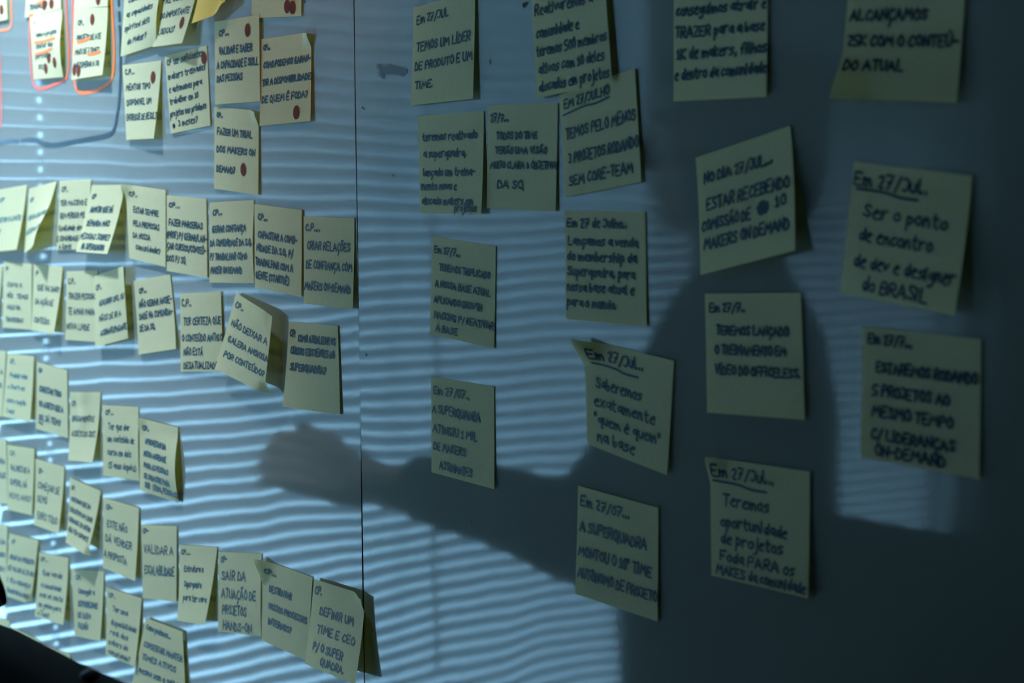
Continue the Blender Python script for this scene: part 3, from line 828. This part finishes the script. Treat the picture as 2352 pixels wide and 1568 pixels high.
S([(1120, 241), (1281, 236), (1276, 485), (1118, 478)], 'note reading TODOS DO TIME TERÃO UMA VISÃO', [('27/7...', .05, .31, .16, 5.2), ('TODOS DO TIME', .14, .72, .33, 4.6), ('TERÃO UMA VISÃO', .12, .86, .47, 4.6), ('MUITO CLARA & OBJETIVA', .05, .99, .61, 4.6), ('DA SQ', .16, .54, .80, 5.6)], md=6, pen=1.15, slope=-.005)
S([(1547, -42), (1764, -60), (1760, 222), (1547, 233)], 'note reading TRAZER PARA A BASE 1K DE MAKERS', [('conseguimos atrair e', .03, .98, .29, 6), ('TRAZER para a base', .02, .97, .47, 6.2), ('1K de makers, filhos', .04, .99, .65, 6.4), ('e dentro da comunidade', .02, .99, .82, 6.2)], md=6, pen=1.3, slope=-.02)
S([(1953, -80), (2222, -88), (2197, 236), (1921, 227)], 'note reading ALCANÇAMOS 25K, its lower left corner flaring out', [('ALCANÇAMOS', .04, .70, .41, 6.2), ('25K COM O CONTEÚ-', .04, .97, .60, 6), ('DO ATUAL', .04, .54, .78, 5.6)], md=15, bl=8, pen=1.25, curl=[(0, 1, .35, -2, 4, 0)])
S([(1598, 362), (1815, 289), (1826, 575), (1609, 631)], 'tilted note with a blotted out word before the number 10', [('NO DIA 27/JUL...', .08, .80, .24, 6.4), ('ESTAR RECEBENDO', .09, .95, .47, 7.2), ('COMISSÃO DE', .03, .55, .64, 6.6), ('10', .81, .91, .61, 6.6), ('MAKERS ON DEMAND', .05, .94, .80, 7.2)], md=40, bl=5, pen=1.25, blot=(.68, .585, 4.6), slope=.01)
S([(1962, 370), (2233, 404), (2192, 725), (1929, 672)], 'note about a meeting point for devs and designers, underlined heading', [('Em 27/Jul..', .02, .66, .17, 7.4), ('Ser o ponto', .13, .84, .40, 7), ('de encontro', .12, .74, .58, 7), ('de dev e designer', .10, .96, .78, 7), ('do BRASIL', .20, .76, .95, 7.6)], md=41, bl=2, marks=[(.05, .20, .58, .225)], pen=1.15, slope=.01)
S([(1619, 674), (1840, 672), (1848, 964), (1624, 947)], 'note reading TEREMOS LANÇADO O TREINAMENTO, empty below', [('Em 27/7..', .05, .43, .15, 5.2), ('TEREMOS LANÇADO', .12, .86, .34, 5.4), ('O TREINAMENTO EM', .10, .83, .50, 5.4), ('VÍDEO DO OFFICELESS.', .10, .97, .67, 5.6)], md=4, pen=1.3, slope=.003)
S([(1980, 748), (2254, 779), (2249, 1099), (1977, 1050)], 'note reading ESTAREMOS RODANDO 5 PROJETOS', [('Em 27/7...', .06, .44, .12, 5.2), ('ESTAREMOS RODANDO', .13, .97, .33, 5.8), ('5 PROJETOS AO', .10, .75, .51, 6), ('MESMO TEMPO', .10, .78, .67, 6), ('C/ LIDERANÇAS', .09, .80, .84, 6.2), ('ON-DEMAND', .13, .72, .96, 6.2)], md=4, pen=1.3)
S([(993, 542), (1139, 565), (1135, 800), (987, 767)], 'note reading TEREMOS TRIPLICADO A NOSSA BASE ATUAL', [('Em 27/7...', .04, .46, .16, 5), ('TEREMOS TRIPLICADO', .13, .92, .33, 4.8), ('A NOSSA BASE ATUAL', .07, .93, .50, 4.8), ('APLICANDO GROWTH', .06, .80, .66, 4.8), ('HACKING P/ REATIVAR', .07, .98, .82, 5), ('A BASE', .10, .44, .95, 5)], md=2, pen=1.15)
S([(1297, 483), (1482, 485), (1485, 750), (1300, 733)], 'note about launching the membership sale on 27 July', [('Em 27 de Julho..', .03, .78, .15, 5.6), ('Lançamos a venda', .04, .90, .31, 5.6), ('do membership da', .03, .88, .45, 5.6), ('Superquadra, para', .03, .86, .59, 5.6), ('nossa base atual e', .02, .85, .73, 5.6), ('para o mundo.', .02, .64, .87, 5.6)], md=4, pen=1.3)
S([(1341, 777), (1548, 828), (1532, 1091), (1349, 1019)], 'note with a quoted who-is-who phrase and a peeling upper left corner', [('Em 27/Jul...', .10, .68, .16, 7), ('Saberemos', .13, .66, .43, 7), ('exatamente', .11, .82, .60, 7), ('"quem é quem"', .10, .90, .76, 6.6), ('na base', .14, .60, .93, 7)], md=5, curl=[(0, 0, .3, -4, 9, 0)], marks=[(.11, .205, .62, .23)], pen=1.15)
S([(990, 864), (1135, 888), (1135, 1123), (991, 1084)], 'note with the line ATINGIU 1 MIL DE MAKERS ASSINANTES', [('Em 27/07..', .04, .62, .17, 5.8), ('A SUPERQUADRA', .02, .78, .37, 6.4), ('ATINGIU 1 MIL', .03, .74, .57, 6.2), ('DE MAKERS', .04, .56, .75, 6), ('ASSINANTES', .14, .66, .94, 6)], md=4, pen=1.15)
S([(1328, 1115), (1512, 1166), (1510, 1427), (1321, 1363)], 'note with the line MONTOU O 10º TIME AUTÔNOMO', [('Em 27/07...', .04, .66, .17, 6.4), ('A SUPERQUADRA', .04, .86, .40, 7), ('MONTOU O 10° TIME', .03, .92, .63, 6.8), ('AUTÔNOMO DE PROJETO', .03, .985, .83, 6.4)], md=4, pen=1.25)
S([(1630, 1049), (1860, 1083), (1856, 1374), (1634, 1321)], 'lowest note of the right cluster, underlined heading and words to its edge', [('Em 27/Jul...', .04, .66, .15, 7), ('Teremos', .14, .60, .38, 7), ('oportunidade', .11, .78, .56, 6.6), ('de projetos', .11, .74, .70, 6.6), ('Foda PARA os', .10, .86, .85, 6.6), ('MAKES da comunidade', .06, .97, .97, 6)], md=8, curl=[(0, 0, .25, -1.5, 3, 0)], marks=[(.04, .19, .58, .22)], pen=1.15)

# ------------------------------------------------------------------ marker drawings and specks on the board
def board_line(name, pts, width, mat, parent, label=None, off=0.0004):
    v2, f2 = [], []
    P = [on_board(x, y) for x, y in pts]
    pl = chaikin(chaikin([(p.x, p.z) for p in P]))
    ribbon(pl, width / 2, v2, f2, lambda x, z: Vector((x, -swell(x, z) - off, z)) - parent.location, 0.004)
    o = mesh_obj(name, v2, f2, MAT[mat], parent)
    if label:
        o['label'] = label
    return o


BLK, ORG = 'black marker line', 'orange marker outline'
for seg in ([(272, -20), (273, 10)], [(274, 31), (275, 46)], [(275, 62), (277, 84), (277, 120), (277, 166)], [(277, 174), (275, 215), (272, 250)],
            [(270, 258), (266, 285), (262, 300), (252, 310), (225, 316), (180, 324), (140, 331), (118, 334), (108, 330)],
            [(110, 334), (98, 329), (80, 321), (66, 322), (50, 324)], [(42, 325), (24, 324), (10, 326)], [(7, 327), (-30, 330)]):
    board_line('marker_line', seg, 0.0050, 'black_marker', PL, BLK)
board_line('marker_line', [(27, -20), (27, 25), (28, 45), (25, 64), (14, 69), (-5, 70), (-40, 70)], 0.0030, 'orange', PL, ORG)
board_line('marker_line', [(152, -20), (154, 40), (158, 95), (160, 140), (157, 172), (152, 183), (130, 192), (106, 203), (92, 205), (82, 201), (75, 186), (71, 150), (69, 100), (68, 50), (68, 36)], 0.0032, 'red_marker', PL, ORG)
board_line('marker_line', [(166, -20), (169, 40), (168, 90), (167, 130)], 0.0040, 'red_marker', PL, ORG)
board_line('marker_line', [(171, 178), (173, 196), (178, 208), (188, 214), (205, 212), (230, 206), (250, 193), (259, 178), (262, 150), (263, 110), (260, 60), (257, 10), (256, -20)], 0.0040, 'orange', PL, ORG)
board_line('marker_line', [(-1, 120), (2, 180), (4, 250), (3, 285), (-2, 297), (-20, 302)], 0.0030, 'red_marker', PL, ORG)
for x, y, r in ((1204, 12, .0016), (1209, 8, .0010), (833, 247, .0008), (837, 250, .0007), (904, 403, .0008), (700, 4, .0010), (842, 815, .0009), (1126, 140, .0007), (1126, 146, .0006), (1085, 1199, .0007), (915, 1095, .0006)):
    p = on_board(x, y)
    par = PL if p.x < SEAM else PR
    v2, f2 = [], []
    ellipse(p.x, p.z, r, r * 1.3, 0.4, v2, f2, lambda a, b: Vector((a, -swell(a, b) - 0.0004, b)) - par.location, 10)
    mesh_obj('ink_speck', v2, f2, MAT['speck'], par)
for pts in ([(868, 152), (884, 160), (900, 154)], [(884, 166), (902, 164), (926, 170)], [(896, 152), (915, 160), (932, 164)], [(873, 168), (880, 176)]):
    board_line('smudge', pts, 0.004, 'smudge', PR)

# ------------------------------------------------------------------ black office chair in front of the board
def frame(fx, fy):
    f = Vector((fx, fy, 0)).normalized()
    return Matrix(((f.x, -f.y, 0), (f.y, f.x, 0), (0, 0, 1)))      # columns: forward, left, up


chair = link(bpy.data.objects.new('office_chair', None))
chair.location = (-0.745, -0.60, 0)
tag(chair, 'black office chair at the lower left, its dark backrest close in front of the notes', 'chair')
co = Vector(chair.location)


def rounded_plate(bm, outline, y0, y1, n_bev=0.018):
    """Plate in the x-z plane with a soft rim, between depths y0 and y1."""
    vs_ = [bm.verts.new((x, y0, z)) for x, z in outline]
    f = bm.faces.new(vs_)
    r = bmesh.ops.extrude_face_region(bm, geom=[f])
    for v in r['geom']:
        if isinstance(v, bmesh.types.BMVert):
            v.co.y = y1
    bmesh.ops.recalc_face_normals(bm, faces=bm.faces)
    rim = [e for e in bm.edges if abs(e.verts[0].co.y - e.verts[1].co.y) < 1e-6]
    bmesh.ops.bevel(bm, geom=rim, offset=n_bev, segments=4, affect='EDGES', profile=0.5)


out = [(-0.980, 1.09), (-0.976, 1.15), (-0.962, 1.180), (-0.935, 1.192), (-0.90, 1.194), (-0.811, 1.193), (-0.70, 1.196), (-0.60, 1.197), (-0.54, 1.190), (-0.515, 1.168),
       (-0.505, 1.10), (-0.51, 0.95), (-0.54, 0.74), (-0.56, 0.66), (-0.60, 0.62), (-0.89, 0.62), (-0.93, 0.66), (-0.95, 0.74)]
bm = bmesh.new()
rounded_plate(bm, [(x - co.x, z) for x, z in out], -0.372 - co.y, -0.318 - co.y)
bm_obj('backrest', bm, MAT['black_cloth'], chair, True)
bm = bmesh.new()
box(bm, (0, -0.03, 0.555), (0.50, 0.48, 0.085), None, 0.03)
bm_obj('seat', bm, MAT['black_cloth'], chair, True)
bm = bmesh.new()
tube(bm, [(0, 0.16, 0.50), (0, 0.27, 0.52), (0, 0.295, 0.70), (0, 0.297, 0.95)], 0.022)
bm_obj('back_bracket', bm, MAT['black_plastic'], chair, True)
bm = bmesh.new()
tube(bm, [(0, 0, 0.10), (0, 0, 0.30), (0, 0, 0.301), (0, 0, 0.52)], [0.03, 0.03, 0.018, 0.018], 14)
bm_obj('gas_column', bm, MAT['steel'], chair, True)
for k in range(5):
    a = 0.3 + k * 2 * math.pi / 5
    bm = bmesh.new()
    tube(bm, [(0, 0, 0.12), (math.cos(a) * .15, math.sin(a) * .15, 0.105), (math.cos(a) * .26, math.sin(a) * .26, 0.08)], [0.028, 0.022, 0.016])
    leg = bm_obj('leg', bm, MAT['black_plastic'], chair, True)
    bm = bmesh.new()
    c, s = math.cos(a) * .26, math.sin(a) * .26
    tube(bm, [(c - .018 * math.sin(a), s + .018 * math.cos(a), 0.028), (c + .018 * math.sin(a), s - .018 * math.cos(a), 0.028)], 0.028, 14)
    tube(bm, [(c, s, 0.03), (c, s, 0.075)], 0.008)
    bm_obj('caster', bm, MAT['black_plastic'], leg, True)
bm = bmesh.new()
bmesh.ops.create_uvsphere(bm, u_segments=16, v_segments=10, radius=0.0058, matrix=Matrix.Translation((-0.755 - co.x, -0.345 - co.y, 1.1985)) @ Matrix.Diagonal((1, 1, .6, 1)))
bm_obj('back_knob', bm, MAT['black_plastic'], chair, True)

# a dark jacket thrown over the chair's back, folded over its top
jk = bmesh.new()
rng = random.Random(5)
prof = [(-0.402, 0.84), (-0.406, 0.95), (-0.409, 1.06), (-0.412, 1.15), (-0.410, 1.21), (-0.402, 1.250), (-0.388, 1.268), (-0.372, 1.262), (-0.360, 1.240), (-0.352, 1.214)]
rows = []
for i in range(15):
    x = -1.000 + (0.132) * i / 14
    e = 0.006 * math.sin(i * 0.9) + 0.003 * math.sin(i * 2.3)
    rows.append([jk.verts.new((x + 0.01 * math.sin(z * 17), y + (e if y > -0.345 else -e) * (1.0 if z < 1.2 else 0.4), z + (0.02 * math.sin(i * .7) if z < 0.95 else 0.004 * math.sin(i)))) for (y, z) in prof])
for a, b in zip(rows, rows[1:]):
    for j in range(len(prof) - 1):
        jk.faces.new((a[j], a[j + 1], b[j + 1], b[j]))
o = bm_obj('draped_jacket', jk, MAT['jacket'], None, True)
m_ = o.modifiers.new('thickness', 'SOLIDIFY')
m_.thickness = 0.007
m_.offset = -1
m_ = o.modifiers.new('round', 'SUBSURF')
m_.levels = m_.render_levels = 2
tag(o, 'dark jacket draped over the backrest of the black chair at the far left edge', 'jacket')

# ------------------------------------------------------------------ the person pointing, mirrored in the board
person = link(bpy.data.objects.new('person', None))
person.location = (-1.24, -0.82, 0)
PF = frame(-0.669, 0.743)
person.rotation_euler = (0, 0, math.atan2(0.743, -0.669))
tag(person, 'person in dark clothes, arm stretched out, the silhouette mirrored in the board', 'person')


def loft(bm, secs, seg=20):
    """Closed body through elliptical sections (forward, left, z, half depth, half width)."""
    rings = []
    for (f, s, z, a, b) in secs:
        rings.append([bm.verts.new((f + a * math.cos(t * 2 * math.pi / seg), s + b * math.sin(t * 2 * math.pi / seg), z)) for t in range(seg)])
    for p, q in zip(rings, rings[1:]):
        for k in range(seg):
            bm.faces.new((p[k], p[(k + 1) % seg], q[(k + 1) % seg], q[k]))
    bm.faces.new(list(reversed(rings[0])))
    bm.faces.new(rings[-1])


def ball(bm, c, r):
    r = r if isinstance(r, tuple) else (r, r, r)
    bmesh.ops.create_uvsphere(bm, u_segments=18, v_segments=12, radius=1.0, matrix=Matrix.Translation(c) @ Matrix.Diagonal((r[0], r[1], r[2], 1)))


def limb(bm, pts, rad):
    tube(bm, pts, rad, 14)
    for p, r in zip(pts, rad):
        ball(bm, p, r)


def grown(name, bm, mat, parent, voxel, smooth=6):
    o = bm_obj(name, bm, mat, parent, True)
    r = o.modifiers.new('one_skin', 'REMESH')
    r.mode = 'VOXEL'
    r.voxel_size = voxel
    r.use_smooth_shade = True
    s = o.modifiers.new('soften', 'SMOOTH')
    s.factor = 0.5
    s.iterations = smooth
    return o


# joints: forward, left, up
SHR, ELR, WRR = (0.035, -0.165, 1.315), (0.205, -0.195, 1.075), (0.485, -0.145, 1.130)
SHL, ELL, WRL = (-0.02, 0.175, 1.315), (-0.05, 0.215, 1.05), (0.03, 0.20, 0.84)
bm = bmesh.new()
# torso, neck
loft(bm, [(0, 0, .84, .105, .15), (0, 0, .95, .11, .165), (0, 0, 1.08, .10, .145), (0, 0, 1.22, .11, .165), (-.005, 0, 1.31, .095, .165), (-.01, 0, 1.36, .07, .10), (0, 0, 1.39, .05, .06)])
limb(bm, [(-.01, 0, 1.35), (.005, 0, 1.41), (.015, 0, 1.47)], [.062, .056, .055])
# head with brow, nose, mouth, chin, ears
ball(bm, (.005, 0, 1.575), (.098, .077, .105))
ball(bm, (.045, 0, 1.515), (.058, .055, .075))
ball(bm, (.075, 0, 1.463), (.028, .032, .022))
ball(bm, (.092, 0, 1.582), (.018, .05, .012))
limb(bm, [(.098, 0, 1.575), (.118, 0, 1.538)], [.010, .013])
ball(bm, (.112, .009, 1.531), .009)
ball(bm, (.112, -.009, 1.531), .009)
ball(bm, (.098, 0, 1.502), (.011, .024, .006))
ball(bm, (.096, 0, 1.490), (.011, .021, .006))
for sd in (-1, 1):
    ball(bm, (-.002, sd * .078, 1.545), (.020, .008, .032))
    ball(bm, (.07, sd * .045, 1.535), (.025, .018, .022))
# arms
limb(bm, [SHR, (.12, -.185, 1.19), ELR], [.056, .048, .042])
limb(bm, [ELR, (.32, -.17, 1.105), WRR], [.042, .037, .028])
limb(bm, [SHL, (-.04, .20, 1.19), ELL], [.056, .048, .042])
limb(bm, [ELL, (-.01, .21, .95), WRL], [.042, .037, .028])


def hand(bm, wrist, d, palm_n, thumb, curl=0.25, spread=1.0):
    """Palm, four bent fingers of different lengths and a thumb at the side; d = direction of the hand, palm_n = out of the palm."""
    w, d, n = Vector(wrist), Vector(d).normalized(), Vector(palm_n).normalized()
    sd = d.cross(n).normalized() * thumb
    n = sd.cross(d).normalized() * thumb
    n = n if n.dot(Vector(palm_n)) > 0 else -n
    for k in (-1, -.33, .33, 1):
        limb(bm, [w + sd * .012 * k, w + d * .045 + sd * .024 * k, w + d * .088 + sd * .032 * k], [.016, .015, .0125])
    for k, ln in ((1, .068), (.33, .078), (-.33, .072), (-1, .056)):
        p = w + d * .088 + sd * .032 * k
        dd = (d + sd * .10 * k * spread).normalized()
        pts, a = [p], 0.0
        for q, seg in enumerate((.42, .32, .26)):
            a += curl * (0.6 + 0.5 * q)
            p = p + (dd * math.cos(a) + n * math.sin(a)) * ln * seg
            pts.append(p)
        limb(bm, pts, [.0105, .0098, .0088, .0075])
    t0 = w + d * .025 + sd * .026
    t1 = t0 + (d * .80 + sd * .50 + n * .25).normalized() * .042
    t2 = t1 + (d * .95 + sd * .20 + n * .25).normalized() * .030
    limb(bm, [t0, t1, t2, t2 + (d + sd * .15 + n * .2).normalized() * .024], [.0165, .0125, .011, .009])


hand(bm, WRR, (.93, .15, .28), (-.1, .75, -.6), 1, 0.34, 0.5)
hand(bm, WRL, (.25, -.05, -.96), (.1, -1, 0), -1, 0.35)
# legs, feet
for sd in (-1, 1):
    limb(bm, [(0, sd * .085, .86), (.015, sd * .10, .66), (.01, sd * .105, .48)], [.088, .072, .054])
    limb(bm, [(.01, sd * .105, .48), (-.012, sd * .108, .32), (-.015, sd * .11, .09)], [.054, .052, .036])
    limb(bm, [(-.02, sd * .11, .06), (.06, sd * .115, .045), (.15, sd * .12, .030)], [.040, .036, .026])
grown('body', bm, MAT['skin'], person, 0.005, 4)
# hair to the nape
bm = bmesh.new()
ball(bm, (-.018, 0, 1.592), (.112, .092, .108))
ball(bm, (-.055, 0, 1.53), (.078, .086, .10))
ball(bm, (.045, 0, 1.645), (.062, .072, .045))
for k in range(26):
    a = k * 2.399
    ball(bm, (-.03 + .088 * math.cos(a) * (.6 if math.cos(a) > 0 else 1), .078 * math.sin(a), 1.60 + .075 * ((k % 7) / 6 - .2)), .022)
grown('hair', bm, MAT['hair'], person, 0.006, 3)
# jacket, hanging loose to the hips, with collar and sleeves
bm = bmesh.new()
loft(bm, [(0, 0, .74, .165, .205), (0, 0, .84, .163, .205), (.005, 0, .95, .158, .20), (.005, 0, 1.08, .145, .19), (0, 0, 1.22, .142, .20), (-.01, 0, 1.31, .118, .195), (-.02, 0, 1.355, .085, .13), (-.012, 0, 1.395, .070, .078), (-.012, 0, 1.41, .066, .072)])
limb(bm, [SHR, (.12, -.185, 1.19), ELR], [.082, .074, .066])
limb(bm, [ELR, (.32, -.17, 1.105), (.415, -.152, 1.124)], [.066, .054, .043])
limb(bm, [SHL, (-.04, .20, 1.19), ELL], [.080, .070, .060])
limb(bm, [ELL, (-.01, .21, .95), (.02, .202, .875)], [.060, .052, .042])
grown('jacket', bm, MAT['jacket'], person, 0.008, 4)
bm = bmesh.new()
loft(bm, [(0, 0, .76, .13, .175), (0, 0, .86, .128, .178), (0, 0, .95, .122, .172)])
for sd in (-1, 1):
    limb(bm, [(0, sd * .085, .82), (.015, sd * .10, .66), (.01, sd * .105, .48)], [.105, .090, .072])
    limb(bm, [(.01, sd * .105, .48), (-.012, sd * .108, .32), (-.012, sd * .11, .10)], [.072, .068, .060])
grown('trousers', bm, MAT['trousers'], person, 0.009, 3)
for sd in (-1, 1):
    bm = bmesh.new()
    limb(bm, [(-.035, sd * .11, .050), (.05, sd * .115, .050), (.14, sd * .12, .040)], [.050, .050, .040])
    loft(bm, [(.05, sd * .115, 0.0, .145, .046), (.05, sd * .115, .02, .145, .046)])
    grown('shoe', bm, MAT['shoe'], person, 0.006, 2)
for sd in (-1, 1):
    bm = bmesh.new()
    ball(bm, (.083, sd * .032, 1.560), (.012, .013, .010))
    bm_obj('eye', bm, MAT['eye'], person, True)

# ------------------------------------------------------------------ two small ceiling spotlights above the board, out of the frame
def spotlight(loc, target, color, power, angle, radius, label):
    lamp = link(bpy.data.objects.new('ceiling_spotlight', None))
    lamp.location = (loc[0], loc[1], ROOM_Z)
    tag(lamp, label, 'spotlight')
    drop = loc[2] - ROOM_Z
    c0 = Vector((0, 0, drop))
    aim = (Vector(target) - Vector(loc)).normalized()
    bm = bmesh.new()
    tube(bm, [(0, 0, 0), (0, 0, -0.02)], 0.05, 20)
    tube(bm, [(0, 0, -0.02), c0], 0.008, 10)
    bm_obj('mount', bm, MAT['black_plastic'], lamp, False)
    bm = bmesh.new()
    tube(bm, [c0 - aim * 0.05, c0 + aim * 0.001, c0 + aim * 0.03], [0.030, 0.036, 0.036], 20)
    bm_obj('lamp_head', bm, MAT['black_plastic'], lamp, True)
    ld = bpy.data.lights.new('bulb', 'SPOT')
    ld.energy = power
    ld.color = color
    ld.spot_size = math.radians(angle)
    ld.spot_blend = 1.0
    ld.shadow_soft_size = radius
    lo = link(bpy.data.objects.new('bulb', ld), lamp)
    lo.location = c0 + aim * 0.045
    lo.rotation_euler = aim.to_track_quat('-Z', 'Y').to_euler()
    return lamp


spotlight((-0.62, -0.42, 2.64), (-1.00, 0, 1.80), (1.0, 0.50, 0.16), 30.0, 24, 0.02, 'small black ceiling spotlight warming the notes at the top edge')
spotlight((-1.58, -0.36, 2.45), (-1.64, 0, 1.43), (0.52, 0.755, 1.0), 236.0, 66, 0.03, 'small black ceiling spotlight in the corner by the window, lighting the leftmost notes')
